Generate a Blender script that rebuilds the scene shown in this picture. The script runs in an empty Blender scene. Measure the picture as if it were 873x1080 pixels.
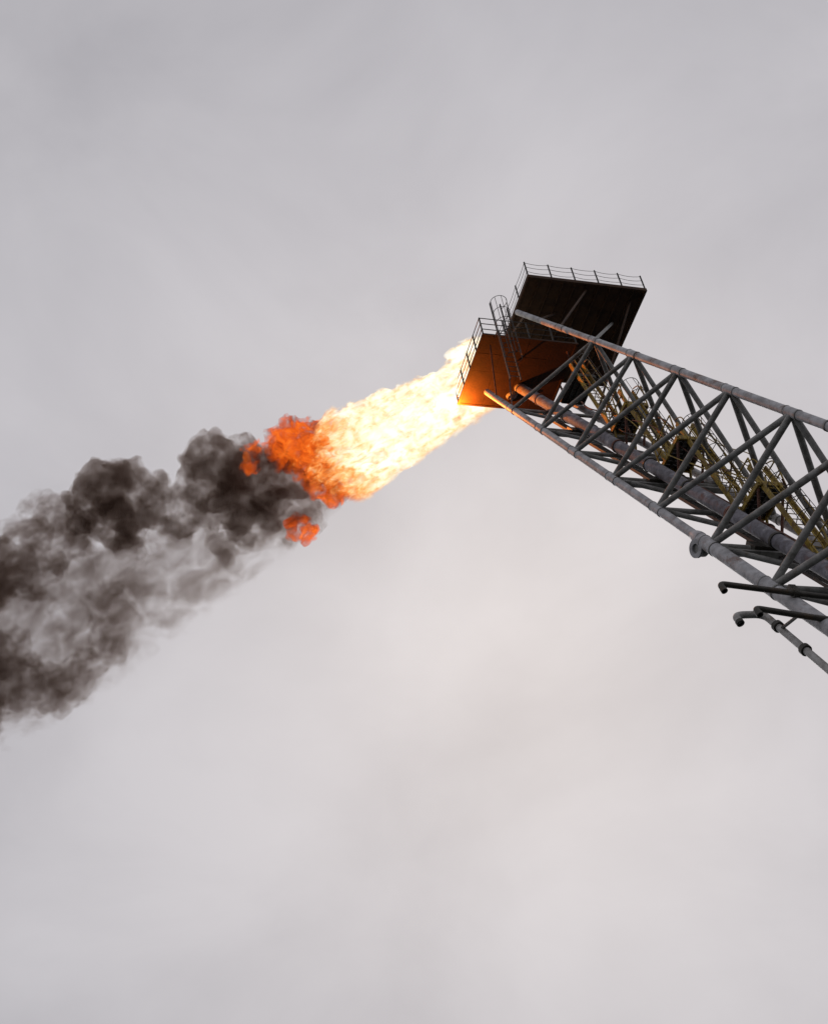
import bpy, bmesh, math, random
from mathutils import Vector, Matrix, noise

random.seed(11)
scene = bpy.context.scene
C = scene.collection

# ------------------------------------------------------------------ camera
# A person on the deck of the rig (eye at the world origin, +Z up, the boom leans out along +Y)
cam_d = bpy.data.cameras.new('camera')
cam = bpy.data.objects.new('camera', cam_d); C.objects.link(cam)
cam.matrix_world = Matrix(((0.961455, -0.064140, -0.267376, 0.0),
                           (-0.238951, -0.676007, -0.697077, 0.0),
                           (-0.136038, 0.734098, -0.665277, 0.0),
                           (0, 0, 0, 1)))
cam_d.sensor_fit = 'HORIZONTAL'; cam_d.sensor_width = 36.0
cam_d.lens = 36.0 * 1450.0 / 873.0
cam_d.clip_start = 0.1; cam_d.clip_end = 20000
scene.camera = cam

# ------------------------------------------------------------------ world: overcast sky
SUN_EL, SUN_ROT = math.radians(37), math.radians(25)
world = bpy.data.worlds.new('World'); scene.world = world; world.use_nodes = True
nt = world.node_tree; nt.nodes.clear()
def N(tree, t, **kw):
    n = tree.nodes.new(t)
    for k, v in kw.items():
        if k in n.inputs: n.inputs[k].default_value = v
        else: setattr(n, k, v)
    return n
out = N(nt, 'ShaderNodeOutputWorld')
sky = N(nt, 'ShaderNodeTexSky'); sky.sky_type = 'NISHITA'; sky.sun_disc = False
sky.sun_elevation = SUN_EL; sky.sun_rotation = SUN_ROT; sky.air_density = 1.0; sky.dust_density = 3.0
bg1 = N(nt, 'ShaderNodeBackground'); bg1.inputs['Strength'].default_value = 0.08
nt.links.new(sky.outputs[0], bg1.inputs['Color'])
tc = N(nt, 'ShaderNodeTexCoord')
n1 = N(nt, 'ShaderNodeTexNoise'); n1.inputs['Scale'].default_value = 4.2; n1.inputs['Detail'].default_value = 7
n1.inputs['Roughness'].default_value = 0.52; n1.inputs['Distortion'].default_value = 0.35
mp = N(nt, 'ShaderNodeMapping'); mp.inputs['Location'].default_value = (7.2, -1.95, 11.05); mp.inputs['Scale'].default_value = (1, 1, 1.3)
nt.links.new(tc.outputs['Generated'], mp.inputs['Vector']); nt.links.new(mp.outputs[0], n1.inputs['Vector'])
cr = N(nt, 'ShaderNodeValToRGB')
cr.color_ramp.elements[0].position = 0.33; cr.color_ramp.elements[0].color = (0.438, 0.427, 0.446, 1)
cr.color_ramp.elements[1].position = 0.68; cr.color_ramp.elements[1].color = (0.550, 0.536, 0.552, 1)
nt.links.new(n1.outputs['Fac'], cr.inputs['Fac'])
bg2 = N(nt, 'ShaderNodeBackground'); bg2.inputs['Strength'].default_value = 1.0
# the cloud is a little brighter and warmer where the hidden sun stands behind it
vm = N(nt, 'ShaderNodeVectorMath', operation='DOT_PRODUCT')
vm.inputs[1].default_value = (math.sin(SUN_ROT) * math.cos(SUN_EL), math.cos(SUN_ROT) * math.cos(SUN_EL), math.sin(SUN_EL))
nt.links.new(tc.outputs['Generated'], vm.inputs[0])
gl = N(nt, 'ShaderNodeMapRange'); gl.interpolation_type = 'SMOOTHSTEP'
gl.inputs['From Min'].default_value = 0.80; gl.inputs['From Max'].default_value = 1.0
nt.links.new(vm.outputs['Value'], gl.inputs['Value'])
gm = N(nt, 'ShaderNodeMix', data_type='RGBA'); gm.blend_type = 'MULTIPLY'; gm.inputs[0].default_value = 1.0
gc = N(nt, 'ShaderNodeMix', data_type='RGBA'); gc.inputs[6].default_value = (0.97, 0.97, 0.985, 1); gc.inputs[7].default_value = (1.05, 1.045, 1.07, 1)
nt.links.new(gl.outputs[0], gc.inputs[0]); nt.links.new(cr.outputs['Color'], gm.inputs[6]); nt.links.new(gc.outputs[2], gm.inputs[7])
nt.links.new(gm.outputs[2], bg2.inputs['Color'])
mx = N(nt, 'ShaderNodeMixShader'); mx.inputs['Fac'].default_value = 0.93
nt.links.new(bg1.outputs[0], mx.inputs[1]); nt.links.new(bg2.outputs[0], mx.inputs[2])
nt.links.new(mx.outputs[0], out.inputs['Surface'])

# ------------------------------------------------------------------ sun behind the cloud
sd = bpy.data.lights.new('sun', 'SUN'); sd.energy = 0.7; sd.angle = math.radians(25); sd.color = (1.0, 0.97, 0.93)
sun = bpy.data.objects.new('sun', sd); C.objects.link(sun)
to_sun = Vector((math.sin(SUN_ROT) * math.cos(SUN_EL), math.cos(SUN_ROT) * math.cos(SUN_EL), math.sin(SUN_EL)))
sun.rotation_euler = to_sun.to_track_quat('Z', 'Y').to_euler()

# ------------------------------------------------------------------ render / exposure
vs = scene.view_settings
vs.view_transform = 'Standard'; vs.look = 'None'; vs.exposure = 0.0; vs.gamma = 1.0; vs.use_curve_mapping = False
cy = scene.cycles
cy.use_denoising = True; cy.denoiser = 'OPENIMAGEDENOISE'; cy.denoising_input_passes = 'RGB_ALBEDO_NORMAL'
cy.max_bounces = 5; cy.diffuse_bounces = 2; cy.glossy_bounces = 2; cy.volume_bounces = 0; cy.transparent_max_bounces = 8
cy.volume_max_steps = 512
cy.use_adaptive_sampling = True; cy.adaptive_threshold = 0.01

# ------------------------------------------------------------------ materials
def mat(name):
    m = bpy.data.materials.new(name); m.use_nodes = True
    t = m.node_tree; b = t.nodes['Principled BSDF']
    return m, t, b
def steel(name, base, dark, rust, rust_amt=0.5, rough=0.6, scale=1.0, pale=None, metallic=0.0):
    m, t, b = mat(name)
    g = N(t, 'ShaderNodeNewGeometry')
    a = N(t, 'ShaderNodeTexNoise'); a.inputs['Scale'].default_value = 2.2 * scale; a.inputs['Detail'].default_value = 7; a.inputs['Roughness'].default_value = 0.62
    f = N(t, 'ShaderNodeTexNoise'); f.inputs['Scale'].default_value = 0.9 * scale; f.inputs['Detail'].default_value = 8; f.inputs['Roughness'].default_value = 0.7
    h = N(t, 'ShaderNodeTexNoise'); h.inputs['Scale'].default_value = 14 * scale; h.inputs['Detail'].default_value = 4
    for x in (a, f, h): t.links.new(g.outputs['Position'], x.inputs['Vector'])
    r1 = N(t, 'ShaderNodeValToRGB'); e = r1.color_ramp.elements
    e[0].position = 0.36; e[0].color = (*dark, 1); e[1].position = 0.62; e[1].color = (*base, 1)
    if pale:
        p = e.new(0.70); p.color = (*pale, 1)
    t.links.new(a.outputs['Fac'], r1.inputs['Fac'])
    r2 = N(t, 'ShaderNodeMapRange'); r2.inputs['From Min'].default_value = 0.66 - 0.22 * rust_amt; r2.inputs['From Max'].default_value = 0.74 - 0.18 * rust_amt
    t.links.new(f.outputs['Fac'], r2.inputs['Value'])
    mixc = N(t, 'ShaderNodeMix', data_type='RGBA')
    t.links.new(r2.outputs[0], mixc.inputs[0]); t.links.new(r1.outputs['Color'], mixc.inputs[6]); mixc.inputs[7].default_value = (*rust, 1)
    t.links.new(mixc.outputs[2], b.inputs['Base Color'])
    b.inputs['Roughness'].default_value = rough; b.inputs['Metallic'].default_value = metallic
    bp = N(t, 'ShaderNodeBump'); bp.inputs['Strength'].default_value = 0.35; bp.inputs['Distance'].default_value = 0.02
    t.links.new(h.outputs['Fac'], bp.inputs['Height']); t.links.new(bp.outputs[0], b.inputs['Normal'])
    return m
M = {}
M['chord'] = steel('weathered_grey_paint', (0.48, 0.48, 0.50), (0.26, 0.255, 0.265), (0.17, 0.105, 0.085), 0.45, 0.55, 1.2)
M['brace'] = steel('grey_green_paint', (0.29, 0.29, 0.28), (0.145, 0.14, 0.13), (0.13, 0.09, 0.06), 0.35, 0.6, 1.4)
M['pipe'] = steel('scaled_flare_pipe', (0.24, 0.235, 0.27), (0.10, 0.092, 0.105), (0.16, 0.085, 0.075), 0.55, 0.7, 1.6, pale=(0.46, 0.44, 0.45))
M['dark_pipe'] = steel('dark_oily_pipe', (0.05, 0.045, 0.035), (0.025, 0.021, 0.016), (0.06, 0.038, 0.02), 0.4, 0.5, 2.0)
M['rust'] = steel('rusty_red_steel', (0.20, 0.085, 0.06), (0.09, 0.04, 0.03), (0.24, 0.12, 0.09), 0.5, 0.8, 2.0)
M['deck'] = steel('rusted_dark_deck', (0.075, 0.036, 0.018), (0.038, 0.018, 0.010), (0.075, 0.035, 0.015), 0.5, 0.85, 1.0)
M['shield'] = steel('scorched_heat_shield', (0.052, 0.022, 0.010), (0.034, 0.014, 0.007), (0.070, 0.028, 0.011), 0.5, 0.8, 1.0)
M['yellow'] = steel('dirty_yellow_paint', (0.45, 0.31, 0.04), (0.20, 0.13, 0.03), (0.10, 0.05, 0.025), 0.5, 0.6, 2.6)
M['rail'] = steel('dark_rail_steel', (0.045, 0.038, 0.034), (0.025, 0.02, 0.018), (0.07, 0.04, 0.025), 0.5, 0.6, 3.0)
M['grating'] = steel('grating_steel', (0.10, 0.10, 0.105), (0.06, 0.055, 0.05), (0.09, 0.05, 0.03), 0.4, 0.7, 3.0)
M['galv'] = steel('pale_galvanised_pipe', (0.46, 0.45, 0.44), (0.28, 0.265, 0.25), (0.18, 0.14, 0.10), 0.35, 0.5, 2.4)
M['greendeck'] = steel('green_deck_paint', (0.05, 0.07, 0.06), (0.03, 0.04, 0.035), (0.08, 0.05, 0.035), 0.4, 0.7, 0.5)

# ------------------------------------------------------------------ mesh helpers
def props(o, label=None, cat=None, group=None, kind=None):
    if label: o['label'] = label
    if cat: o['category'] = cat
    if group: o['group'] = group
    if kind: o['kind'] = kind
    return o
def root(name, loc, label, cat, group=None, kind=None):
    o = bpy.data.objects.new(name, None); C.objects.link(o)
    o.location = loc; o.empty_display_size = 0.3
    return props(o, label, cat, group, kind)
def link(name, bm, m, parent=None, smooth=True, at=None):
    me = bpy.data.meshes.new(name)
    o = bpy.data.objects.new(name, me); C.objects.link(o)
    top = parent
    off = Vector((0, 0, 0))
    while top is not None:
        off += Vector(top.location); top = top.parent
    if parent is not None:
        o.parent = parent
    if at is None:                                   # origin at the middle of its own shape
        at = sum((v.co for v in bm.verts), Vector()) / max(1, len(bm.verts))
    bmesh.ops.translate(bm, verts=bm.verts, vec=-Vector(at))
    bm.normal_update(); bm.to_mesh(me); bm.free()
    o.location = Vector(at) - off
    if smooth:
        for p in me.polygons: p.use_smooth = True
        if hasattr(me, 'set_sharp_from_angle'): me.set_sharp_from_angle(angle=math.radians(38))
    me.materials.append(m)
    return o
def frames(pts):
    T = []
    for i in range(len(pts)):
        a = pts[max(i - 1, 0)]; b = pts[min(i + 1, len(pts) - 1)]
        T.append((b - a).normalized())
    u = T[0].orthogonal().normalized(); out = []
    for t in T:
        u = (u - t * u.dot(t)).normalized(); out.append((t, u, t.cross(u)))
    return out
def tube(bm, pts, r, seg=12, caps=True):
    pts = [Vector(p) for p in pts]
    rs = r if isinstance(r, (list, tuple)) else [r] * len(pts)
    rings = []
    for p, (t, u, v), rr in zip(pts, frames(pts), rs):
        rings.append([bm.verts.new(p + (u * math.cos(2 * math.pi * k / seg) + v * math.sin(2 * math.pi * k / seg)) * rr) for k in range(seg)])
    for a, b in zip(rings, rings[1:]):
        for k in range(seg):
            bm.faces.new((a[k], a[(k + 1) % seg], b[(k + 1) % seg], b[k]))
    if caps:
        bm.faces.new(rings[0][::-1]); bm.faces.new(rings[-1])
def rnd(pts, r=0.18, n=5):
    """round the corners of a polyline"""
    pts = [Vector(p) for p in pts]; o = [pts[0]]
    for i in range(1, len(pts) - 1):
        a = (pts[i - 1] - pts[i]); b = (pts[i + 1] - pts[i])
        ra = min(r, a.length * .48); rb = min(r, b.length * .48)
        p0 = pts[i] + a.normalized() * ra; p1 = pts[i] + b.normalized() * rb
        for k in range(n + 1):
            t = k / n
            o.append((1 - t) ** 2 * p0 + 2 * t * (1 - t) * pts[i] + t * t * p1)
    o.append(pts[-1]); return o
def box(bm, lo, hi, rot=None, cen=None):
    lo = Vector(lo); hi = Vector(hi)
    vs_ = []
    for x in (lo.x, hi.x):
        for y in (lo.y, hi.y):
            for z in (lo.z, hi.z):
                p = Vector((x, y, z))
                if rot is not None: p = rot @ p + cen
                vs_.append(bm.verts.new(p))
    for f in ((0, 1, 3, 2), (4, 6, 7, 5), (0, 4, 5, 1), (2, 3, 7, 6), (0, 2, 6, 4), (1, 5, 7, 3)):
        bm.faces.new([vs_[i] for i in f])
def beam(bm, a, b, w, h, up=Vector((0, 0, 1))):
    """a rectangular bar from a to b, w across, h along up"""
    a = Vector(a); b = Vector(b); t = (b - a).normalized(); s = t.cross(up)
    if s.length < 1e-4: s = Vector((1, 0, 0))
    s.normalize(); u = s.cross(t)
    R = Matrix((t, s, u)).transposed(); L = (b - a).length
    box(bm, (0, -w / 2, -h / 2), (L, w / 2, h / 2), R, a)
def ring(bm, c, axis, r_out, r_in, th, seg=28):
    axis = Vector(axis).normalized(); u = axis.orthogonal().normalized(); v = axis.cross(u); c = Vector(c)
    def circ(r, o): return [bm.verts.new(c + axis * o + (u * math.cos(2 * math.pi * k / seg) + v * math.sin(2 * math.pi * k / seg)) * r) for k in range(seg)]
    q = [circ(r_out, -th / 2), circ(r_out, th / 2), circ(r_in, th / 2), circ(r_in, -th / 2)]
    for a, b in zip(q, q[1:] + q[:1]):
        for k in range(seg): bm.faces.new((a[k], a[(k + 1) % seg], b[(k + 1) % seg], b[k]))
def tube_obj(name, pts, r, m, parent, seg=12):
    bm = bmesh.new(); tube(bm, pts, r, seg); return link(name, bm, m, parent)
def bar_obj(name, a, b, w, h, m, parent, up=Vector((0, 0, 1))):
    bm = bmesh.new(); beam(bm, a, b, w, h, up); return link(name, bm, m, parent, smooth=False)
def lerp(a, b, t): return Vector(a) * (1 - t) + Vector(b) * t

# ------------------------------------------------------------------ setting: sea and the rig's deck (both below the frame)
bm = bmesh.new(); bmesh.ops.create_grid(bm, x_segments=1, y_segments=1, size=9000)
m, t, b = mat('sea_water'); b.inputs['Base Color'].default_value = (0.012, 0.02, 0.022, 1); b.inputs['Roughness'].default_value = 0.25
w_ = N(t, 'ShaderNodeTexNoise'); w_.inputs['Scale'].default_value = 0.15; w_.inputs['Detail'].default_value = 6
g_ = N(t, 'ShaderNodeNewGeometry'); t.links.new(g_.outputs['Position'], w_.inputs['Vector'])
bp_ = N(t, 'ShaderNodeBump'); bp_.inputs['Strength'].default_value = 0.8; bp_.inputs['Distance'].default_value = 1.0
t.links.new(w_.outputs['Fac'], bp_.inputs['Height']); t.links.new(bp_.outputs[0], b.inputs['Normal'])
o = link('sea', bm, m, smooth=False, at=(0, 0, 0)); o.location = (0, 0, -32); props(o, kind='structure')
bm = bmesh.new(); box(bm, (-14, -16, -2.6), (30, 14.5, -1.7))
props(link('ground_deck', bm, M['greendeck'], smooth=False), kind='structure')

# ------------------------------------------------------------------ the flare boom: a three-chord lattice leaning out at 57 degrees
AX = Vector((0, 0.5411, 0.8410))                 # boom axis
NN = Vector((0, -0.8410, 0.5411))                # square to it, towards the rig and up
L0 = Vector((18.86, 37.737, 43.60)); dL = Vector((-0.0050, 0.5130, 0.8580)).normalized()
U0 = Vector((20.356, 35.829, 47.00)); dU = Vector((-0.0180, 0.5380, 0.8430)).normalized()
T0 = Vector((22.55, 37.737, 43.60)); dT = Vector((-0.0300, 0.5130, 0.8580)).normalized()
def chord_pt(P, dd, ax):                          # the point of a chord at a height ax along the boom
    return P - dd * ((P.dot(AX) - ax) / dd.dot(AX))
def Lp(ax): return chord_pt(L0, dL, ax)
def Up(ax): return chord_pt(U0, dU, ax)
def Tp(ax): return chord_pt(T0, dT, ax)
nodes = [53.45, 49.85, 46.15, 42.45, 38.75, 35.0, 31.35, 27.6, 23.85, 20.1, 16.35, 12.6, 8.9]
foot = 5.6
base = Vector((20.9, Lp(foot).y, -1.7))
boom = root('flare_boom', base, 'grey tubular three-chord lattice boom leaning up to the flare platforms', 'boom')
def chord(P, a, b, r, name='chord'):
    return tube_obj(name, [P(a), P((a + b) / 2), P(b)], r, M['chord'], boom, 20)
# lower near chord: slim towards the tip, a reducer, then the heavy part
red = 35.7
tube_obj('chord', [Lp(57.0), Lp(46), Lp(red + .35)], 0.145, M['chord'], boom, 20)
tube_obj('chord_reducer', [Lp(red + .40), Lp(red + .05), Lp(red - .1)], [0.147, 0.215, 0.217], M['chord'], boom, 20)
tube_obj('chord', [Lp(red - .08), Lp(20), Lp(foot)], 0.205, M['chord'], boom, 20)
tube_obj('chord', [Up(58.86), Up(52), Up(46.6)], 0.125, M['chord'], boom, 20)
tube_obj('chord_reducer', [Up(46.62), Up(46.3), Up(46.1)], [0.127, 0.142, 0.143], M['chord'], boom, 20)
tube_obj('chord', [Up(46.12), Up(30), Up(foot)], 0.142, M['chord'], boom, 20)
tube_obj('chord', [Tp(57.0), Tp(30), Tp(foot)], 0.15, M['chord'], boom, 20)
def brace(a, b, r):
    return tube_obj('brace', [a, lerp(a, b, .5), b], r, M['brace'], boom, 14)
for i, ax in enumerate(nodes):
    r = 0.082 + 0.0012 * (55 - ax)
    if i: 
        brace(Up(ax), Lp(ax), r); brace(Up(ax), Tp(ax), r)
        brace(Up(ax), Lp(nodes[i - 1]), r * .95)
    if i < len(nodes) - 1:
        brace(Up(ax), Tp(nodes[i + 1]), r * .95) if i else None
        brace(Lp(ax), Tp(nodes[i + 1]), r * .85)
    brace(Lp(ax), Tp(ax), r * .9)
for P in (Lp, Up, Tp):                            # weld collars where the heavy lower chord pieces join
    for ax in ((31.0, 24.5) if P is Lp else (33.1, 25.5)):
        bm = bmesh.new(); rr = 0.205 if P is Lp else 0.145
        ring(bm, P(ax), (P(ax + 1) - P(ax)), rr + .022, rr - .02, .07); link('weld_collar', bm, M['brace'], boom)
for P, rr in ((Lp, None), (Up, .142), (Tp, .15)):  # thicker chord cans and their weld beads where braces land
    for ax in nodes[:8]:
        r_ = rr or (.145 if ax > red else .205)
        if P is Up and ax > 46.5: r_ = .125
        dd = (P(ax + 1) - P(ax)).normalized()
        can = tube_obj('node_can', [P(ax) - dd * .34, P(ax) + dd * .34], r_ + .010, M['chord'], boom, 20)
        for s in (-.34, .34):
            bm = bmesh.new(); ring(bm, P(ax) + dd * s, dd, r_ + .020, r_ - .01, .035, 20); link('weld_bead', bm, M['brace'], can)
# pipe carriers: a hanging box frame at every other node
for ax in nodes[1:9:2]:
    a = lerp(Lp(ax), Tp(ax), .30); b_ = lerp(Lp(ax), Tp(ax), .62)
    bm = bmesh.new(); beam(bm, a + NN * .02 - AX * .02, b_ + NN * .02 - AX * .02, .55, .26, NN); link('pipe_carrier', bm, M['dark_pipe'], boom, smooth=False)
    bar_obj('carrier_beam', Lp(ax) - AX * .42 - NN * .05, Tp(ax) - AX * .42 - NN * .05, .16, .20, M['brace'], boom, NN)
# trunnion: flanged stub hanging from the near chord at the reducer
tc_ = Lp(35.5) - NN * .24 + Vector((.08, 0, 0))
tdir = Vector((-0.98, -0.10, -0.17)).normalized()
bm = bmesh.new(); ring(bm, tc_ + tdir * .26, tdir, .285, .145, .09); fl = link('trunnion_flange', bm, M['chord'], boom)
bm = bmesh.new(); ring(bm, tc_ + tdir * .02, tdir, .25, .13, .08); link('trunnion_flange', bm, M['brace'], boom)
bm = bmesh.new(); tube(bm, [tc_ - tdir * .22, tc_ + tdir * .24], .17, 20); link('trunnion_stub', bm, M['brace'], boom)
bm = bmesh.new(); beam(bm, tc_ - tdir * .05 + NN * .30, tc_ - tdir * .05 - NN * .05, .22, .22, AX); link('trunnion_lug', bm, M['brace'], boom, smooth=False)
# feet on the rig's deck
for P in (Lp, Tp, Up):
    p = P(foot); bm = bmesh.new(); tube(bm, [p, Vector((p.x, p.y + .0, -1.7))], .24, 16); link('foot_post', bm, M['chord'], boom)

# ------------------------------------------------------------------ main flare pipe and its lesser pipes
def sec(x, n, ax): return Vector((x, 0, 0)) + NN * n + AX * ax
def run(x0, n0, x1, n1):                          # straight run through boom space: at ax 57 and ax 33
    return lambda ax: sec(x0 + (x1 - x0) * (57 - ax) / 24, n0 + (n1 - n0) * (57 - ax) / 24, ax)
mp_ = run(20.45, -7.88, 20.62, -8.42)
pr = root('flare_pipe', mp_(foot), 'thick scaly grey flare gas pipe running up inside the boom', 'pipe')
tipz = Vector((20.1, 38.2, 45.4))
cuts = [57.2, 54.6, 51.4, 48.6, 46.0, 43.2, 40.1, 37.0, 34.2, 30.6, 26, 20, 13, foot]
for i, (a, b_) in enumerate(zip(cuts, cuts[1:])):
    pl_ = tube_obj('pipe_length', [mp_(a), mp_((a + b_) / 2), mp_(b_ + .04)], .225 + .006 * (i % 2), M['pipe'], pr, 22)
    bm = bmesh.new(); ring(bm, mp_(b_), AX, .262, .20, .10); link('pipe_joint', bm, M['dark_pipe'] if i % 3 else M['rust'], pl_)
tube_obj('pipe_length', rnd([mp_(57.2), mp_(57.9), Vector((20.2, 38.25, 43.85)), tipz], .5), .22, M['pipe'], pr, 20)
for k, (ex, nn_, rr, lab, mm) in enumerate([(21.35, -8.30, .125, 'slim dark service pipe beside the thick flare pipe', 'dark_pipe'),
                                           (21.95, -8.52, .16, 'rusty reddish service pipe on the far side of the boom', 'rust')]):
    q = run(ex, nn_, ex + .15, nn_ - .35)
    s_ = root('service_pipe', q(foot), lab, 'pipe', 'service pipes in the boom')
    for a, b_ in ((56.5, 50.2), (50.16, 43.6), (43.56, 37.2), (37.16, 30.6), (30.56, foot)):
        pl_ = tube_obj('pipe_length', [q(a), q(b_)], rr, M[mm], s_, 14)
        bm = bmesh.new(); ring(bm, q(b_), AX, rr + .05, rr - .02, .07); link('pipe_flange', bm, M[mm], pl_)
# cable tray: side rails and rungs
ct = run(21.0, -8.62, 21.15, -9.0)
tray = root('cable_tray', ct(foot), 'narrow dark cable tray with cross rungs under the boom pipes', 'tray')
for s in (-.17, .17):
    bm = bmesh.new(); beam(bm, ct(56) + Vector((s, 0, 0)), ct(20) + Vector((s, 0, 0)), .03, .10, NN); link('side_rail', bm, M['rail'], tray, smooth=False)
a = 55.8
while a > 30:
    bar_obj('rung', ct(a) + Vector((-.17, 0, 0)), ct(a) + Vector((.17, 0, 0)), .05, .03, M['rail'], tray, NN); a -= .6
for s in (-.09, .0, .08):
    bm = bmesh.new(); pts = [ct(56 - k * 1.2) + Vector((s + .012 * math.sin(k * 2.1 + s * 30), 0, 0)) + NN * .045 for k in range(30)]
    tube(bm, pts, .026, 8); link('cable', bm, M['rail'], tray)

# ------------------------------------------------------------------ landings and ladders inside the boom
def landing(cx, cy_, cz, lab, hx=.52, hy=.78, mm='yellow', rails=True):
    rt = root('ladder_landing', (cx, cy_, cz), lab, 'landing', 'grated landings inside the boom')
    g = 0
    for sx in (-1, 1):
        bar_obj('edge_beam', (cx + sx * hx, cy_ - hy, cz), (cx + sx * hx, cy_ + hy, cz), .07, .16, M[mm], rt)
    for sy in (-1, 1):
        bar_obj('edge_beam', (cx - hx + .036, cy_ + sy * hy, cz), (cx + hx - .036, cy_ + sy * hy, cz), .07, .16, M[mm], rt)
    k = 0; y = cy_ - hy + .12
    while y < cy_ + hy - .06:
        bar_obj('grating_bar', (cx - hx + .03, y, cz + .05), (cx + hx - .03, y, cz + .05), .152 if rails else .17, .05, M['grating'], rt); y += .19
    for x in (-.26, 0, .26):
        bar_obj('grating_bearer', (cx + x, cy_ - hy + .04, cz - .03), (cx + x, cy_ + hy - .04, cz - .03), .05, .09, M['dark_pipe'], rt)
    for sx in (-1, 1) if rails else ():
        for y in (-hy, 0, hy):
            tube_obj('rail_post', [(cx + sx * hx, cy_ + y, cz), (cx + sx * hx, cy_ + y, cz + 1.1)], .03, M[mm], rt, 8)
        for h in (.55, 1.1):
            tube_obj('handrail', [(cx + sx * hx, cy_ - hy, cz + h), (cx + sx * hx, cy_ + hy, cz + h)], .026, M[mm], rt, 8)
    for sy in (random.choice((-hy, hy)),) if rails else ():            # arched grab rails where the ladders meet the landing
        pts = [Vector((cx - hx * .95, cy_ + sy, cz + .9))]
        for j in range(11):
            an = math.pi * j / 10; pts.append(Vector((cx - math.cos(an) * hx * .95, cy_ + sy * 1.12, cz + 1.25 + .5 * math.sin(an))))
        pts.append(Vector((cx + hx * .95, cy_ + sy, cz + .9))); tube_obj('grab_rail', pts, .016, M['rail'], rt, 6)
    # knee braces and hangers to the boom
    for sx in (-1, 1) if rails else ():
        tube_obj('hanger', [(cx + sx * hx * .9, cy_ + hy * .8, cz - .06), (cx + sx * hx * .8, cy_ + hy * 1.15, cz - .95)], .05, M[mm], rt, 10)
        tube_obj('hanger', [(cx + sx * hx * .9, cy_ - hy * .8, cz - .06), (cx + sx * hx * .8, cy_ + hy * .3, cz - 1.25)], .05, M['rust'], rt, 10)
    return rt
def ladder(foot_, top_, lab, m_st, w=.26, cage=True, cage_from=.35, name='caged_ladder', hoop_r=.36, extra=1.0, stringer=(.05, .13), side=None):
    foot_ = Vector(foot_); top_ = Vector(top_)
    rt = root(name, foot_, lab, 'ladder', 'ladders on the boom')
    t = (top_ - foot_).normalized(); s = Vector((1, 0, 0)) if side is None else Vector(side).normalized()
    nrm = t.cross(s).normalized()
    if nrm.y > 0: nrm = -nrm                       # climber's side faces the rig
    Lg = (top_ - foot_).length
    for q in (-1, 1):
        bar_obj('stringer', foot_ + s * q * w, top_ + t * extra + s * q * w, stringer[0], stringer[1], m_st, rt, nrm)
    k = .2
    while k < Lg:
        tube_obj('rung', [foot_ + t * k - s * w, foot_ + t * k + s * w], .018, m_st, rt, 6); k += .3
    for q in (-1, 1):                              # handrails
        hp = [foot_ + t * .4 + s * q * (w + .05) + nrm * .05, foot_ + t * .7 + s * q * (w + .05) + nrm * .42, top_ + t * extra * .8 + s * q * (w + .05) + nrm * .42, top_ + t * (extra * .8 + .3) + s * q * (w + .05) + nrm * .1]
        if m_st is M['yellow']: tube_obj('handrail', rnd(hp, .2), .022, m_st, rt, 8)
    if cage:
        k = Lg * cage_from; hs = []
        while k < Lg + extra + .01:
            c = foot_ + t * k + nrm * .36
            pts = [c - nrm * .36 - s * w]
            for j in range(15):
                an = math.pi * (-.12 + 1.24 * j / 14)
                pts.append(c - s * math.cos(an) * hoop_r + nrm * math.sin(an) * hoop_r)
            pts.append(c - nrm * .36 + s * w)
            tube_obj('cage_hoop', pts, .014, M['rail'], rt, 6); hs.append(k); k += random.uniform(.62, .95)
        for j in range(5):
            an = math.pi * (.0 + j / 4)
            a = foot_ + t * hs[0] + nrm * .36 - s * math.cos(an) * hoop_r + nrm * math.sin(an) * hoop_r
            tube_obj('cage_bar', [a, a + t * (hs[-1] - hs[0])], .012, M['rail'], rt, 6)
    return rt
LX = 22.05
lands = [(35.65, 41.9), (32.85, 37.15), (30.10, 32.40), (27.37, 27.60), (24.60, 22.80)]
names = ['highest small dark landing in the boom, just under the lower flare platform', 'yellow landing in the boom second down from the flare platforms',
         'yellow landing midway along the visible boom, third down from the platforms', 'grated yellow landing in the boom nearest the right edge of the picture',
         'lowest yellow landing in the boom at the right edge of the picture']
for k, ((y, z), lb) in enumerate(zip(lands, names)): landing(LX + (0, .10, -.12, .06, -.05)[k], y, z, lb, hx=(.52, .46, .55, .48, .52)[k], mm='yellow' if k else 'dark_pipe', rails=k > 0)
lnames = ['yellow ladder climbing to the highest landing beneath the flare platforms', 'yellow ladder between the second and third landings of the boom',
          'yellow ladder between the third landing and the grated landing at right', 'wide yellow ladder at the right edge of the picture below the grated landing']
for i in range(4):
    (y1, z1), (y0, z0) = lands[i], lands[i + 1]
    ladder((LX, y0 + .74, z0 + .06), (LX, y1 - .74, z1 + .06), lnames[i], M['yellow'], w=.29, stringer=(.06, .17))

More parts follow.
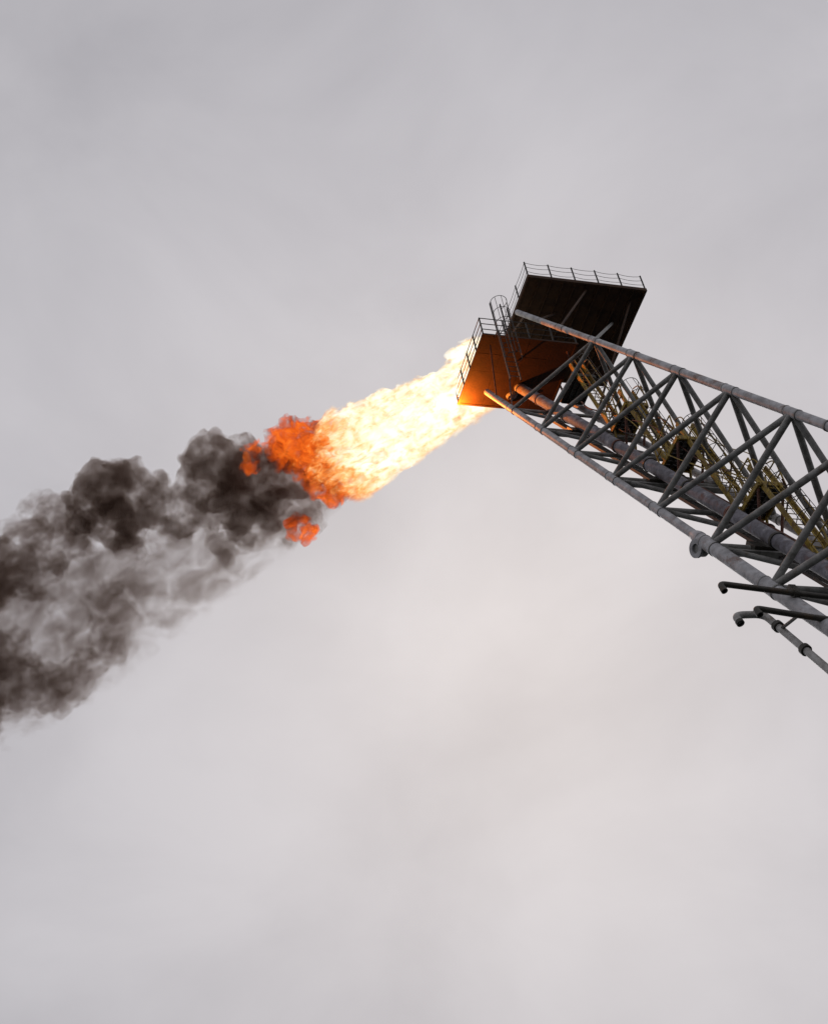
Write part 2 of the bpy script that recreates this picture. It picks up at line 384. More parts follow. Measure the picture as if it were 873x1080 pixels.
# thin conduits strung untidily along the ladders
for k in range(11):
    x = random.uniform(21.2, 22.9); n_ = random.uniform(-7.9, -6.9); a = random.uniform(44, 53); ln = random.uniform(5, 13); pts = []
    for j in range(9):
        t = j / 8; pts.append(sec(x + .22 * math.sin(t * 5 + k * 1.7), n_ - .35 * t + .18 * math.sin(t * 7 + k), a - ln * t))
    tube_obj('conduit', rnd(pts, .3, 3), random.choice((.018, .024, .032)), M[('yellow', 'rail', 'rust', 'yellow')[k % 4]], boom, 8)
for k, ax in enumerate((51.6, 48.0, 44.3, 40.6, 36.9, 33.2)):          # small stays from the ladders back to the far chord
    a = sec(22.0 - .1 * (k % 2), -7.1, ax); b_ = Tp(ax - .9 + .5 * (k % 3))
    tube_obj('stay', [a, b_], .035, M['yellow' if k % 2 else 'rust'], boom, 8)
    tube_obj('stay', [a + Vector((.3, 0, 0)), Tp(ax + 1.2)], .03, M['yellow'], boom, 8)

# ------------------------------------------------------------------ flare platforms
def platform(name, x0, x1, y0, y1, z, m_deck, lab, nx, ny, joists, bh=.18):
    rt = root(name, ((x0 + x1) / 2, (y0 + y1) / 2, z), lab, 'platform')
    # deck plates with narrow joints
    for i in range(nx):
        for j in range(ny):
            a = x0 + (x1 - x0) * i / nx; b_ = x0 + (x1 - x0) * (i + 1) / nx
            c = y0 + (y1 - y0) * j / ny; d = y0 + (y1 - y0) * (j + 1) / ny
            bm = bmesh.new(); dz = random.uniform(-.006, .006)
            box(bm, (a + .004, c + .004, z + .02 + dz), (b_ - .004, d - .004, z + .045 + dz)); link('deck_plate', bm, m_deck, rt, smooth=False)
    for k in range(1, joists):                      # joists under every joint, flat straps across them
        x = x0 + (x1 - x0) * k / joists
        bar_obj('joist', (x, y0 + .06, z - .028), (x, y1 - .06, z - .028), .06, .075, m_deck, rt)
    for j in range(1, ny):
        y = y0 + (y1 - y0) * j / ny
        bar_obj('cross_strap', (x0 + .06, y, z + .052 + .006), (x1 - .06, y, z + .052 + .006), .09, .012, m_deck, rt)
    for i in range(1, nx):
        x = x0 + (x1 - x0) * i / nx
        bar_obj('cover_strap', (x, y0 + .06, z + .070), (x, y1 - .06, z + .070), .09, .012, m_deck, rt)
    for y in (y0, y1):
        bar_obj('edge_beam', (x0 - .05, y, z + .09 - bh / 2), (x1 + .05, y, z + .09 - bh / 2), .10, bh, m_deck, rt)
    for x in (x0, x1):
        bar_obj('edge_beam', (x, y0 + .052, z + .086 - bh / 2), (x, y1 - .052, z + .086 - bh / 2), .10, bh, m_deck, rt)
    return rt
def posts(rt, pts, h, r=.036):
    return [tube_obj('rail_post', [p, Vector(p) + Vector((0, 0, h))], r, M['rail'], rt, 8) for p in pts]
def chain(rt, a, b, sag, r=.011, name='rail_chain'):
    a = Vector(a); b = Vector(b); pts = []
    for k in range(11):
        t = k / 10; p = lerp(a, b, t); p.z -= sag * 4 * t * (1 - t); pts.append(p)
    tube_obj(name, pts, r, M['rail'], rt, 6)
# upper platform
ux0, ux1, uy0, uy1, uz = 20.70, 26.42, 34.55, 40.40, 48.0
up = platform('upper_platform', ux0, ux1, uy0, uy1, uz, M['deck'], 'dark rusted upper platform with chain railing at the tip of the boom', 5, 4, 10)
px_ = [Vector((ux0 + (ux1 - ux0) * k / 5, uy0, uz + .02)) for k in range(6)]
py_ = [Vector((ux0, uy0 + 1.35 * k, uz + .02)) for k in range(1, 4)]
posts(up, px_, 1.02); posts(up, py_, 1.02)
for a, b_ in list(zip(px_, px_[1:])) + list(zip([px_[0]] + py_, py_)):
    for h in (.36, .68, .98): chain(up, a + Vector((0, 0, h)), b_ + Vector((0, 0, h)), .07 + random.uniform(-.02, .03))
# carried on raking struts from the top chord and from the far chord
for a, b_ in ((Up(57.8), (20.9, 37.9, uz - .05)), (Up(56.2), (22.6, 36.4, uz - .05)), (Up(53.6), (23.6, 34.9, uz - .05)), (Up(49.85), (25.5, 36.6, uz - .05)),
              (Tp(56.8), (22.9, 38.9, uz - .05)), (Tp(56.6), (25.9, 38.9, uz - .05)), (Tp(53.5), (25.9, 35.2, uz - .05))):
    tube_obj('support_strut', [a, Vector(b_)], .07 if b_[0] == 25.5 else .05, M['brace'] if b_[0] == 25.5 else M['deck'], up, 12)
# lower platform: the heat shield
lx0, lx1, ly0, ly1, lz = 17.98, 22.25, 34.95, 38.95, 44.0
lo = platform('lower_platform', lx0, lx1, ly0, ly1, lz, M['shield'], 'lower platform lit orange by the flame, its railing beside the fire', 4, 4, 1, .09)
pl = [Vector((lx0, ly1 - (ly1 - ly0) * k / 4, lz + .02)) for k in range(5)]
pi = [Vector((lx0 + (lx1 - lx0) * k / 4, ly0, lz + .02)) for k in range(1, 5)]
po = [Vector((lx0 + (lx1 - lx0) * k / 4, ly1, lz + .02)) for k in range(1, 5)]
posts(lo, pl + pi + po, 1.12)
for seq in (pl, [pl[-1]] + pi, [pl[0]] + po):
    for h in (.40, .76, 1.12):
        tube_obj('handrail', [seq[0] + Vector((0, 0, h)), seq[-1] + Vector((0, 0, h))], .02, M['rail'], lo, 8)
for a, b_ in ((Lp(55.6), (18.4, 35.4, lz - .06)), (Tp(56.9), (21.9, 38.5, lz - .06)), (Tp(55.4), (21.9, 35.3, lz - .06)), (Lp(56.9), (20.0, 38.6, lz - .06)), (Lp(53.45), (19.6, 36.6, lz - .06))):
    tube_obj('support_strut', [a, Vector(b_)], .035, M['rust'], lo, 12)
# flare tips standing on the lower platform
for k, (x, y) in enumerate(((18.9, 38.0), (20.1, 38.2), (21.3, 38.0))):
    rt = root('flare_tip', (x, y, lz + .05), ('left', 'middle', 'right')[k] + ' burner tip standing on the lower platform inside the fire', 'burner', 'burner tips')
    rs_ = tube_obj('riser', [(x, y, lz + .06), (x, y, lz + .95)], .13, M['rust'], rt, 16)
    bm = bmesh.new(); ring(bm, (x, y, lz + 1.1), (0, 0, 1), .24, .16, .34, 20); link('nozzle', bm, M['rust'], rs_)
    bm = bmesh.new(); ring(bm, (x, y, lz + .62), (0, 0, 1), .22, .12, .05, 20); link('pipe_flange', bm, M['rust'], rs_)
# caged ladder up to the lower platform
lad = ladder((18.72, 34.60, 40.9), (18.72, 34.60, 44.05), 'dark hooped ladder rising past the edge of the orange-lit platform', M['rail'], w=.23, cage_from=.30, hoop_r=.36, extra=1.75, stringer=(.045, .07))
bar_obj('ladder_tie', (18.49, 34.62, 43.93), (18.49, 34.93, 43.93), .05, .06, M['rail'], lad)
bar_obj('ladder_tie', (18.95, 34.62, 43.93), (18.95, 34.93, 43.93), .05, .06, M['rail'], lad)

# ------------------------------------------------------------------ drain pipes crossing under the near chord
def crook(lab, pts, r, mm, collars=(), rad=.2):
    rt = root('drain_pipe', pts[-1], lab, 'pipe', 'drain pipes by the near chord')
    P = rnd(pts, rad, 7); pr_ = tube_obj('pipe_run', P, r, M[mm], rt, 16)
    bm = bmesh.new(); d = (P[0] - P[1]).normalized(); ring(bm, P[0] + d * .02, d, r * 1.12, r * .7, .10, 18); link('pipe_mouth', bm, M['dark_pipe'], pr_)
    for c, ax_ in collars:
        bm = bmesh.new(); ring(bm, c, ax_, r * 1.55, r * .9, .14, 20); link('pipe_collar', bm, M['dark_pipe'], pr_)
    return rt
X_ = Vector((1, 0, 0))
p1 = crook('long dark drain pipe with hooked end crossing in front of the near chord', [(16.878, 23.6, 20.545), (16.859, 23.649, 20.777), (19.468, 23.668, 20.564), (23.6, 23.66, 20.3)], .080, 'dark_pipe', [((18.963, 23.668, 20.603), X_)])
bar_obj('pipe_clamp', (19.03, 23.69, 20.55), (19.03, 23.80, 20.95), .14, .2, M['dark_pipe'], p1, Vector((1, 0, 0)))
p2 = crook('shorter dark drain pipe with hooked end below the longer one', [(17.13, 22.931, 19.264), (17.111, 22.979, 19.458), (18.624, 22.979, 19.255), (23.0, 22.95, 18.8)], .080, 'dark_pipe')
g0 = Vector((18.49, 24.58, 20.62)); g1 = Vector((18.49, 23.52, 18.64)); gd = (g1 - g0).normalized()
p3 = crook('pale drain pipe with rusty hooked end running down beside the boom', [(17.66, 24.53, 20.28), (17.64, 24.60, 20.56), g0, g1, g0 + gd * 14], .098, 'galv', [(g0 + gd * .78, gd), (g1 - gd * .05, gd)], .3)
tube_obj('tie_bar', [g0 + gd * .95, (18.25, 22.98, 19.30)], .045, M['dark_pipe'], p3, 10)


# ------------------------------------------------------------------ fire and smoke, blown down-wind from the burner tips
PM = Matrix(((-0.838503, -0.196874, -0.508088), (0.488096, -0.685886, -0.539743), (-0.242229, -0.700572, 0.671211)))
PO = Vector((19.314, 38.525, 45.60))                 # x runs down-wind, z across it, y towards the rig
def cauliflower(bm, blobs, dy, sub, seed, big=1.0, knob=(.28, .5)):
    rg = random.Random(seed)
    for (x, z, r) in blobs:
        r *= big; y = rg.uniform(-dy, dy) * r
        balls = [(Vector((x, y, z)), r)]
        for k in range(sub):
            d = Vector((rg.gauss(0, 1), rg.gauss(0, 1), rg.gauss(0, 1))).normalized()
            rr = r * rg.uniform(*knob); balls.append((Vector((x, y, z)) + d * (r * .86), rr))
        for c, rr in balls:
            bmesh.ops.create_icosphere(bm, subdivisions=2, radius=rr, matrix=Matrix.Translation(c))
def plume(name, blobs, m, voxel, dy=.45, sub=9, seed=1, rough=.12, nsc=1.5, big=1.0, parent=None, knob=(.28, .5)):
    bm = bmesh.new(); cauliflower(bm, blobs, dy, sub, seed, big, knob)
    me = bpy.data.meshes.new(name); bm.to_mesh(me); bm.free()
    o = bpy.data.objects.new(name, me); C.objects.link(o)
    def voxelise():
        md = o.modifiers.new('r', 'REMESH'); md.mode = 'VOXEL'; md.voxel_size = voxel
        dg = bpy.context.evaluated_depsgraph_get(); old = o.data
        new = bpy.data.meshes.new_from_object(o.evaluated_get(dg)); o.modifiers.clear(); o.data = new; bpy.data.meshes.remove(old)
        return new
    me2 = voxelise()
    nr = [v.normal.copy() for v in me2.vertices]
    for v, n_ in zip(me2.vertices, nr):
        p = v.co * nsc
        v.co += n_ * rough * (noise.noise(p) + .5 * noise.noise(p * 2.3) + .3 * noise.noise(p * 5.1))
    me2 = voxelise(); me2.name = name                                  # heals the folds that the roughening made
    b2 = bmesh.new(); b2.from_mesh(me2); seen = set(); dead = []       # drop the closed voids inside the cloud
    for f0 in b2.faces:
        if f0.index in seen: continue
        st = [f0]; seen.add(f0.index); isl = []; vol = 0.0
        while st:
            q = st.pop(); isl.append(q)
            c = [l.vert.co for l in q.loops]
            for k in range(1, len(c) - 1): vol += c[0].dot(c[k].cross(c[k + 1]))
            for e in q.edges:
                for g in e.link_faces:
                    if g.index not in seen: seen.add(g.index); st.append(g)
        if vol < 0: dead += isl
    bmesh.ops.delete(b2, geom=dead, context='FACES')
    bmesh.ops.delete(b2, geom=[v for v in b2.verts if not v.link_faces], context='VERTS')
    b2.to_mesh(me2); b2.free()
    for p in me2.polygons: p.use_smooth = True
    me2.materials.append(m)
    if parent: o.parent = parent
    else: o.matrix_world = Matrix.Translation(PO) @ PM.to_4x4()
    return o
def vol_mat(name, step):
    m = bpy.data.materials.new(name); m.use_nodes = True; t = m.node_tree; t.nodes.clear()
    o = N(t, 'ShaderNodeOutputMaterial'); m.cycles.volume_step_rate = step
    return m, t, o
def fbm(t, scale, detail, rough=.6, dist=0.0, off=(0, 0, 0), stretch=(1, 1, 1)):
    tc = N(t, 'ShaderNodeTexCoord'); mp = N(t, 'ShaderNodeMapping'); mp.inputs['Location'].default_value = off; mp.inputs['Scale'].default_value = stretch
    t.links.new(tc.outputs['Object'], mp.inputs['Vector'])
    n = N(t, 'ShaderNodeTexNoise'); n.inputs['Scale'].default_value = scale; n.inputs['Detail'].default_value = detail
    n.inputs['Roughness'].default_value = rough; n.inputs['Distortion'].default_value = dist
    t.links.new(mp.outputs[0], n.inputs['Vector']); return n.outputs['Fac'], tc
def rng(t, v, a, b, c, d, interp='LINEAR'):
    n = N(t, 'ShaderNodeMapRange'); n.interpolation_type = interp
    n.inputs['From Min'].default_value = a; n.inputs['From Max'].default_value = b; n.inputs['To Min'].default_value = c; n.inputs['To Max'].default_value = d
    t.links.new(v, n.inputs['Value']); return n.outputs[0]
def math_(t, op, a, b):
    n = N(t, 'ShaderNodeMath'); n.operation = op
    for i, x in enumerate((a, b)):
        if hasattr(x, 'is_linked') or hasattr(x, 'node'): t.links.new(x, n.inputs[i])
        else: n.inputs[i].default_value = x
    return n.outputs[0]
def smoke_mat(name, lo_, hi_, dens, albedo, scale, step, floor=0.0, off=(0, 0, 0), stretch=(1, 1, 1)):
    m, t, o = vol_mat(name, step)
    f, tc = fbm(t, scale, 4, .62, .4, off, stretch)
    f2, _ = fbm(t, scale * 3.1, 3, .6, .3, off, stretch)
    d = rng(t, math_(t, 'ADD', math_(t, 'MULTIPLY', f, .72), math_(t, 'MULTIPLY', f2, .28)), lo_, hi_, floor * dens, dens, 'SMOOTHSTEP')
    sc = N(t, 'ShaderNodeVolumeScatter'); sc.inputs['Color'].default_value = (*albedo, 1); sc.inputs['Anisotropy'].default_value = 0.1
    ab = N(t, 'ShaderNodeVolumeAbsorption'); ab.inputs['Color'].default_value = (.315, .21, .145, 1)
    t.links.new(d, sc.inputs['Density']); t.links.new(d, ab.inputs['Density'])
    ad = N(t, 'ShaderNodeAddShader'); t.links.new(sc.outputs[0], ad.inputs[0]); t.links.new(ab.outputs[0], ad.inputs[1])
    t.links.new(ad.outputs[0], o.inputs['Volume'])
    return m
def fire_mat(name, dens, ramp, strength, scale, step, xa, xb, shift, off=(0, 0, 0), edge=(.30, .46, .08)):
    """glowing soot: opaque enough that only its outer skin is seen, colour by how hot each lump is"""
    m, t, o = vol_mat(name, step)
    f, tc = fbm(t, scale, 5, .62, .8, off)
    f2, _ = fbm(t, scale * .35, 2, .5, .2, (3, 1, 7))
    sx = N(t, 'ShaderNodeSeparateXYZ'); t.links.new(tc.outputs['Object'], sx.inputs[0])
    cool = rng(t, sx.outputs['X'], xa, xb, 0.0, shift, 'SMOOTHSTEP')
    h = math_(t, 'SUBTRACT', math_(t, 'ADD', math_(t, 'MULTIPLY', f, .7), math_(t, 'MULTIPLY', f2, .3)), cool)
    cr = N(t, 'ShaderNodeValToRGB'); cr.color_ramp.interpolation = 'LINEAR'
    while len(cr.color_ramp.elements) > 1: cr.color_ramp.elements.remove(cr.color_ramp.elements[0])
    cr.color_ramp.elements[0].position = ramp[0][0]; cr.color_ramp.elements[0].color = (*ramp[0][1], 1)
    for p_, c_ in ramp[1:]:
        e = cr.color_ramp.elements.new(p_); e.color = (*c_, 1)
    t.links.new(h, cr.inputs['Fac'])
    d = rng(t, f, edge[0], edge[1], dens * edge[2], dens, 'SMOOTHSTEP')
    em = N(t, 'ShaderNodeEmission'); t.links.new(cr.outputs['Color'], em.inputs['Color'])
    t.links.new(math_(t, 'MULTIPLY', d, strength), em.inputs['Strength'])
    ab = N(t, 'ShaderNodeVolumeAbsorption'); ab.inputs['Color'].default_value = (0, 0, 0, 1); t.links.new(d, ab.inputs['Density'])
    ad = N(t, 'ShaderNodeAddShader'); t.links.new(em.outputs[0], ad.inputs[0]); t.links.new(ab.outputs[0], ad.inputs[1])
    t.links.new(ad.outputs[0], o.inputs['Volume'])
    return m
def flame_mat(name, dens, ramp, strength, step):
    """the jet itself: a widening tongue, thickest on its axis, torn by stretched turbulence, cooling down-wind"""
    m, t, o = vol_mat(name, step)
    f, tc = fbm(t, 1.75, 6, .62, .7, (2, 0, 4), (.55, 1, 1))
    f2, _ = fbm(t, 3.6, 5, .64, .9, (0, 5, 1), (.6, 1, 1))
    f3, _ = fbm(t, .75, 2, .5, .5, (9, 2, 6), (.8, 1, 1))
    sx = N(t, 'ShaderNodeSeparateXYZ'); t.links.new(tc.outputs['Object'], sx.inputs[0])
    x, y, z = sx.outputs
    hw = math_(t, 'ADD', math_(t, 'MULTIPLY', x, .10), 1.34)
    u = math_(t, 'DIVIDE', math_(t, 'ADD', math_(t, 'ADD', z, .22), math_(t, 'MULTIPLY', x, .035)), hw)
    v = math_(t, 'DIVIDE', y, math_(t, 'MULTIPLY', hw, .85))
    r = math_(t, 'SQRT', math_(t, 'ADD', math_(t, 'MULTIPLY', u, u), math_(t, 'MULTIPLY', v, v)), 0.0)
    amp = rng(t, u, -1.0, .2, .85, 3.0)                              # the lee edge is drawn straight by the wind
    tail = rng(t, x, 7.0, 10.8, 0.0, 1.25, 'SMOOTHSTEP')
    d = math_(t, 'SUBTRACT', math_(t, 'ADD', math_(t, 'SUBTRACT', 1.06, r), math_(t, 'MULTIPLY', math_(t, 'SUBTRACT', math_(t, 'ADD', math_(t, 'MULTIPLY', f, .68), math_(t, 'MULTIPLY', f3, .42)), .55), amp)), tail)
    # the small lick that leaves the windward burner
    vs1 = N(t, 'ShaderNodeVectorMath', operation='SUBTRACT'); t.links.new(tc.outputs['Object'], vs1.inputs[0]); vs1.inputs[1].default_value = (.1, 0, 1.32)
    vs2 = N(t, 'ShaderNodeVectorMath', operation='DIVIDE'); t.links.new(vs1.outputs[0], vs2.inputs[0]); vs2.inputs[1].default_value = (1.35, .6, .45)
    vs3 = N(t, 'ShaderNodeVectorMath', operation='LENGTH'); t.links.new(vs2.outputs[0], vs3.inputs[0])
    dt = math_(t, 'ADD', math_(t, 'SUBTRACT', 1.0, vs3.outputs['Value']), math_(t, 'MULTIPLY', math_(t, 'SUBTRACT', f, .5), 3.2))
    d = math_(t, 'MAXIMUM', d, dt)
    den = rng(t, d, 0.0, .34, 0.0, dens, 'SMOOTHSTEP')
    cool = rng(t, x, 5.8, 10.0, 0.0, .30, 'SMOOTHSTEP')
    h = math_(t, 'SUBTRACT', math_(t, 'ADD', math_(t, 'ADD', -.075, rng(t, d, 0.0, .5, -.15, .04)), math_(t, 'ADD', math_(t, 'MULTIPLY', f2, .85), math_(t, 'MULTIPLY', f, .40))), cool)
    cr = N(t, 'ShaderNodeValToRGB')
    while len(cr.color_ramp.elements) > 1: cr.color_ramp.elements.remove(cr.color_ramp.elements[0])
    cr.color_ramp.elements[0].position = ramp[0][0]; cr.color_ramp.elements[0].color = (*ramp[0][1], 1)
    for p_, c_ in ramp[1:]:
        e = cr.color_ramp.elements.new(p_); e.color = (*c_, 1)
    t.links.new(h, cr.inputs['Fac'])
    em = N(t, 'ShaderNodeEmission'); t.links.new(cr.outputs['Color'], em.inputs['Color'])
    t.links.new(math_(t, 'MULTIPLY', den, strength), em.inputs['Strength'])
    ab = N(t, 'ShaderNodeVolumeAbsorption'); ab.inputs['Color'].default_value = (0, 0, 0, 1); t.links.new(den, ab.inputs['Density'])
    ad = N(t, 'ShaderNodeAddShader'); t.links.new(em.outputs[0], ad.inputs[0]); t.links.new(ab.outputs[0], ad.inputs[1])
    t.links.new(ad.outputs[0], o.inputs['Volume'])
    return m
FLAME = [(-0.5, -0.44, 0.86), (-0.15, 0.79, 0.95), (0.19, -0.57, 0.95), (1.0, -1.03, 0.52), (0.52, -1.52, 0.22), (1.0, -1.51, 0.26), (-0.23, 1.51, 0.3), (0.21, 1.5, 0.34), (0.7, 1.5, 0.34), (1.1, 1.46, 0.26), (1.0, -0.07, 1.12), (2.01, -0.14, 1.12), (2.93, -0.06, 1.2), (3.89, -0.06, 1.24), (4.85, -0.05, 1.29), (5.77, 0.03, 1.28), (6.58, 0.15, 1.24), (6.92, 0.61, 0.94), (7.5, -0.15, 1.03), (2.11, -1.29, 0.56), (3.26, -1.19, 0.86), (4.55, -1.36, 0.77), (5.86, -1.56, 0.77), (6.97, -1.86, 0.69), (7.74, -2.14, 0.51), (8.28, -2.25, 0.39), (8.23, -1.22, 0.77), (7.49, -0.97, 0.94), (8.19, -0.47, 0.6), (0.27, -1.21, 0.52), (1.1, -1.22, 0.56), (1.99, -1.26, 0.6), (2.97, -1.29, 0.64), (3.99, -1.4, 0.64), (5.01, -1.51, 0.64), (6.05, -1.65, 0.64), (7.03, -1.88, 0.6), (0.56, 0.33, 1.03), (1.02, 1.04, 0.43), (2.97, 0.82, 0.51), (4.6, 0.92, 0.6), (5.69, 1.14, 0.51), (6.92, 1.37, 0.43), (8.3, 0.25, 1.11), (8.94, 0.58, 0.94), (9.67, 0.85, 0.68), (8.69, -0.99, 0.77), (9.11, -0.39, 0.68)]
ORANGE = [(8.86, 1.3, 0.64), (9.47, 1.23, 0.6), (8.72, 0.65, 0.77), (8.45, 0.04, 0.68), (8.92, -0.49, 0.56), (8.77, -1.14, 0.43), (9.89, 1.34, 0.38), (8.18, 1.15, 0.43), (8.51, -1.75, 0.39)]
FIRE2 = [(10.54, -2.45, 0.47), (10.67, -2.14, 0.3), (10.41, -2.75, 0.3), (10.88, -1.99, 0.21)]
FIRE3 = [(10.91, 1.58, 0.26), (11.3, 1.1, 0.21), (10.53, 1.76, 0.17)]
DARK = [(12.36, 1.64, 1.28), (13.03, 2.46, 0.81), (11.32, 0.88, 1.11), (13.74, 1.81, 0.68), (12.52, 0.39, 0.94), (10.28, 0.59, 0.85), (12.35, 2.3, 0.68), (11.33, 1.79, 0.55), (9.83, -0.41, 0.73), (13.39, 0.83, 0.77), (11.43, -0.27, 0.73), (17.39, 2.87, 1.19), (17.42, 3.83, 0.63), (16.56, 3.11, 0.85), (16.28, 1.82, 1.06), (18.48, 3.04, 0.76), (18.05, 1.87, 1.02), (15.45, 2.07, 0.55), (15.27, 1.22, 0.72), (14.56, 1.04, 0.64), (17.1, 1.15, 0.72), (19.06, 2.38, 0.63), (16.2, 1.07, 0.68), (14.42, 0.4, 0.68), (17.91, 3.51, 0.38), (16.63, 3.71, 0.3), (11.74, 2.38, 0.38), (12.68, 2.85, 0.34), (15.03, 2.24, 0.3), (12.98, -0.96, 0.6), (11.59, -1.43, 0.56), (12.85, -1.84, 0.38), (14.04, -2.1, 0.34), (13.93, -0.23, 0.47), (15.1, -0.02, 0.43), (9.63, 0.45, 0.43), (8.55, 0.42, 0.3), (9.32, -0.52, 0.38), (10.64, -1.05, 0.43), (12.16, -0.76, 0.51), (17.85, 0.62, 0.38)]
MID = [(20.17, 2.95, 0.93), (21.94, 2.24, 1.1), (22.52, 1.59, 1.1), (20.38, 1.92, 0.85), (23.21, 2.04, 1.27), (24.98, 2.23, 1.69), (27.3, 2.24, 1.89), (20.96, 2.78, 0.84), (19.48, 2.03, 0.76), (20.06, 2.7, 0.76), (19.86, 1.74, 0.68), (20.11, -1.47, 0.68), (19.84, -2.33, 0.76), (20.52, -3.27, 0.72), (22.26, -3.81, 0.76), (24.2, -3.91, 0.85), (24.87, -2.94, 1.02), (25.54, -1.53, 1.27), (23.32, -4.03, 0.72), (27.43, -2.46, 1.48), (28.9, -1.7, 1.69), (21.47, -3.65, 0.55), (19.39, -1.27, 0.38), (12.96, -0.92, 0.68), (11.56, -1.45, 0.64), (13.93, -1.53, 0.55), (12.55, -1.99, 0.47), (10.6, -0.98, 0.64), (9.84, -1.36, 0.56), (10.55, -1.82, 0.43), (12.35, -0.66, 0.6), (9.21, -1.06, 0.43), (15.37, -0.07, 0.6), (18.0, 0.32, 0.59), (9.96, -2.16, 0.39), (11.04, -2.58, 0.34), (9.81, -2.72, 0.34), (11.3, -2.16, 0.38)]
THIN = [(8.73, -1.54, 0.94), (9.88, -1.92, 1.03), (10.93, -1.62, 1.28), (11.97, -1.33, 1.54), (13.3, -1.13, 1.79), (14.63, -0.93, 2.04), (16.05, -0.92, 2.21), (17.75, -1.01, 2.46), (19.44, -1.09, 2.8), (21.04, -0.99, 3.05), (22.81, -0.79, 3.39), (24.58, -0.59, 3.72), (26.63, -0.49, 4.01), (28.95, -0.47, 4.21), (20.33, -3.27, 1.96), (23.45, -3.82, 1.7), (16.83, -2.92, 1.53), (14.37, -2.75, 1.45), (11.83, -2.46, 1.2), (25.42, -3.99, 0.93), (9.8, -2.68, 0.51), (19.49, 1.08, 2.12), (21.74, 1.28, 2.11)]
def veil_mat(name, dens, albedo, step):
    """the thinned-out lower half of the plume: streaks with sky showing between, feathered towards its lee edge"""
    m, t, o = vol_mat(name, step)
    f, tc = fbm(t, 1.05, 6, .62, .8, (7, 3, 2), (.8, 1, 1))
    f2, _ = fbm(t, .38, 2, .5, .3, (1, 6, 2), (.8, 1, 1))
    sx = N(t, 'ShaderNodeSeparateXYZ'); t.links.new(tc.outputs['Object'], sx.inputs[0])
    x, y, z = sx.outputs
    hw = math_(t, 'ADD', math_(t, 'MULTIPLY', x, .20), -.65)
    u = math_(t, 'DIVIDE', math_(t, 'ADD', z, 1.45), hw); v = math_(t, 'DIVIDE', y, math_(t, 'ADD', math_(t, 'MULTIPLY', hw, .35), .9))
    r = math_(t, 'SQRT', math_(t, 'ADD', math_(t, 'MULTIPLY', u, u), math_(t, 'MULTIPLY', v, v)), 0.0)
    edge = rng(t, math_(t, 'ADD', math_(t, 'SUBTRACT', 1.0, r), math_(t, 'MULTIPLY', math_(t, 'SUBTRACT', f, .5), .9)), 0.0, .42, 0.0, 1.0, 'SMOOTHSTEP')
    tex = rng(t, math_(t, 'ADD', math_(t, 'MULTIPLY', f, .66), math_(t, 'MULTIPLY', f2, .34)), .44, .61, .03, 1.0, 'SMOOTHSTEP')
    d = math_(t, 'MULTIPLY', math_(t, 'MULTIPLY', edge, tex), dens)
    sc = N(t, 'ShaderNodeVolumeScatter'); sc.inputs['Color'].default_value = (*albedo, 1); sc.inputs['Anisotropy'].default_value = 0.1
    ab = N(t, 'ShaderNodeVolumeAbsorption'); ab.inputs['Color'].default_value = (.315, .21, .145, 1)
    t.links.new(d, sc.inputs['Density']); t.links.new(d, ab.inputs['Density'])
    ad = N(t, 'ShaderNodeAddShader'); t.links.new(sc.outputs[0], ad.inputs[0]); t.links.new(ab.outputs[0], ad.inputs[1])
    t.links.new(ad.outputs[0], o.inputs['Volume'])
    return m
hot = [(.20, (.30, .045, .008)), (.30, (.75, .17, .025)), (.38, (.95, .38, .09)), (.44, (1.0, .68, .30)), (.50, (1.0, .88, .58)), (.57, (1.0, .97, .84))]
M['fire'] = flame_mat('burning_gas', 5.0, hot, 1.28, .036)
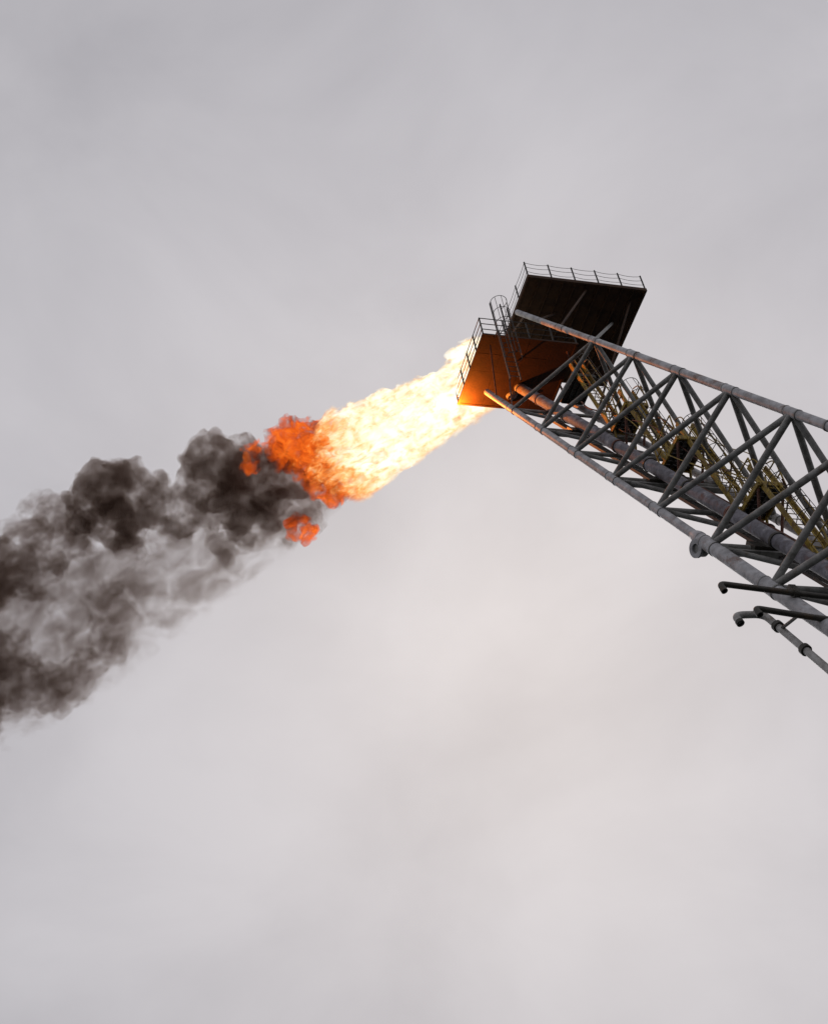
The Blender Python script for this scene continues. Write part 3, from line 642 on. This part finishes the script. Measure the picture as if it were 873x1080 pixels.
M['ember'] = fire_mat('sooty_orange_fire', 4.8, [(.38, (.03, .010, .006)), (.475, (.20, .028, .006)), (.535, (.75, .095, .008)), (.60, (1.0, .19, .018)), (.72, (1.0, .42, .08))], 1.08, 1.9, .05, 0, 1, 0.0, (5, 2, 1), (.435, .60, 0))
fire = root('flame', PO, 'long white-hot gas flame blowing left from the boom tip', 'flame')
fire.rotation_euler = PM.to_euler()
plume('white_fire', FLAME, M['fire'], .075, .4, 10, 3, .14, 2.4, 1.2, fire, (.18, .38))
plume('orange_tongue', ORANGE, M['ember'], .085, .8, 12, 5, .25, 2.4, 1.5, fire)
for i, (p, e) in enumerate((((2.125, 1.38, -.96), 1700), ((4.8, 1.9, -1.6), 100))):
    ld = bpy.data.lights.new('flame_light', 'POINT'); ld.energy = e; ld.color = (1.0, .24, .02); ld.shadow_soft_size = 0.0
    lo_ = bpy.data.objects.new('flame_light', ld); C.objects.link(lo_); lo_.parent = fire; lo_.location = p
props(plume('fireball', FIRE2, M['ember'], .05, .6, 9, 8, .12, 3, 1.45), 'small round orange fireball under the smoke left of the flame', 'fireball', 'detached fireballs')
props(plume('fireball', FIRE3, M['ember'], .04, .6, 9, 9, .10, 3, 1.8), 'tiny orange flicker in the dark smoke above', 'fireball', 'detached fireballs')
M['soot'] = smoke_mat('black_soot_smoke', .375, .58, 1.75, (.125, .095, .079), .95, .058, .02)
M['haze_soot'] = smoke_mat('brown_soot_smoke', .42, .60, 1.15, (.12, .094, .079), 1.15, .058, .0, (1, 8, 3), (.7, 1, 1))
M['wisp'] = veil_mat('thin_grey_brown_smoke', .74, (.118, .092, .077), .065)
sm = plume('smoke_plume', DARK, M['soot'], .10, .9, 14, 21, .32, 1.7, 1.18, None, (.2, .45))
props(sm, 'thick black sooty smoke billowing left from the flame', 'smoke', kind='stuff')
mid = plume('brown_smoke', MID, M['haze_soot'], .12, .9, 12, 41, .40, 1.5, 1.3, None, (.2, .5))
props(mid, 'brown half-transparent smoke curling at the left edge and below the black billows', 'smoke', kind='stuff')
th = plume('thin_smoke', THIN, M['wisp'], .20, .35, 8, 31, .30, 1.0, 1.12)
props(th, 'pale thin smoke veil along the lower side of the plume', 'smoke', kind='stuff')
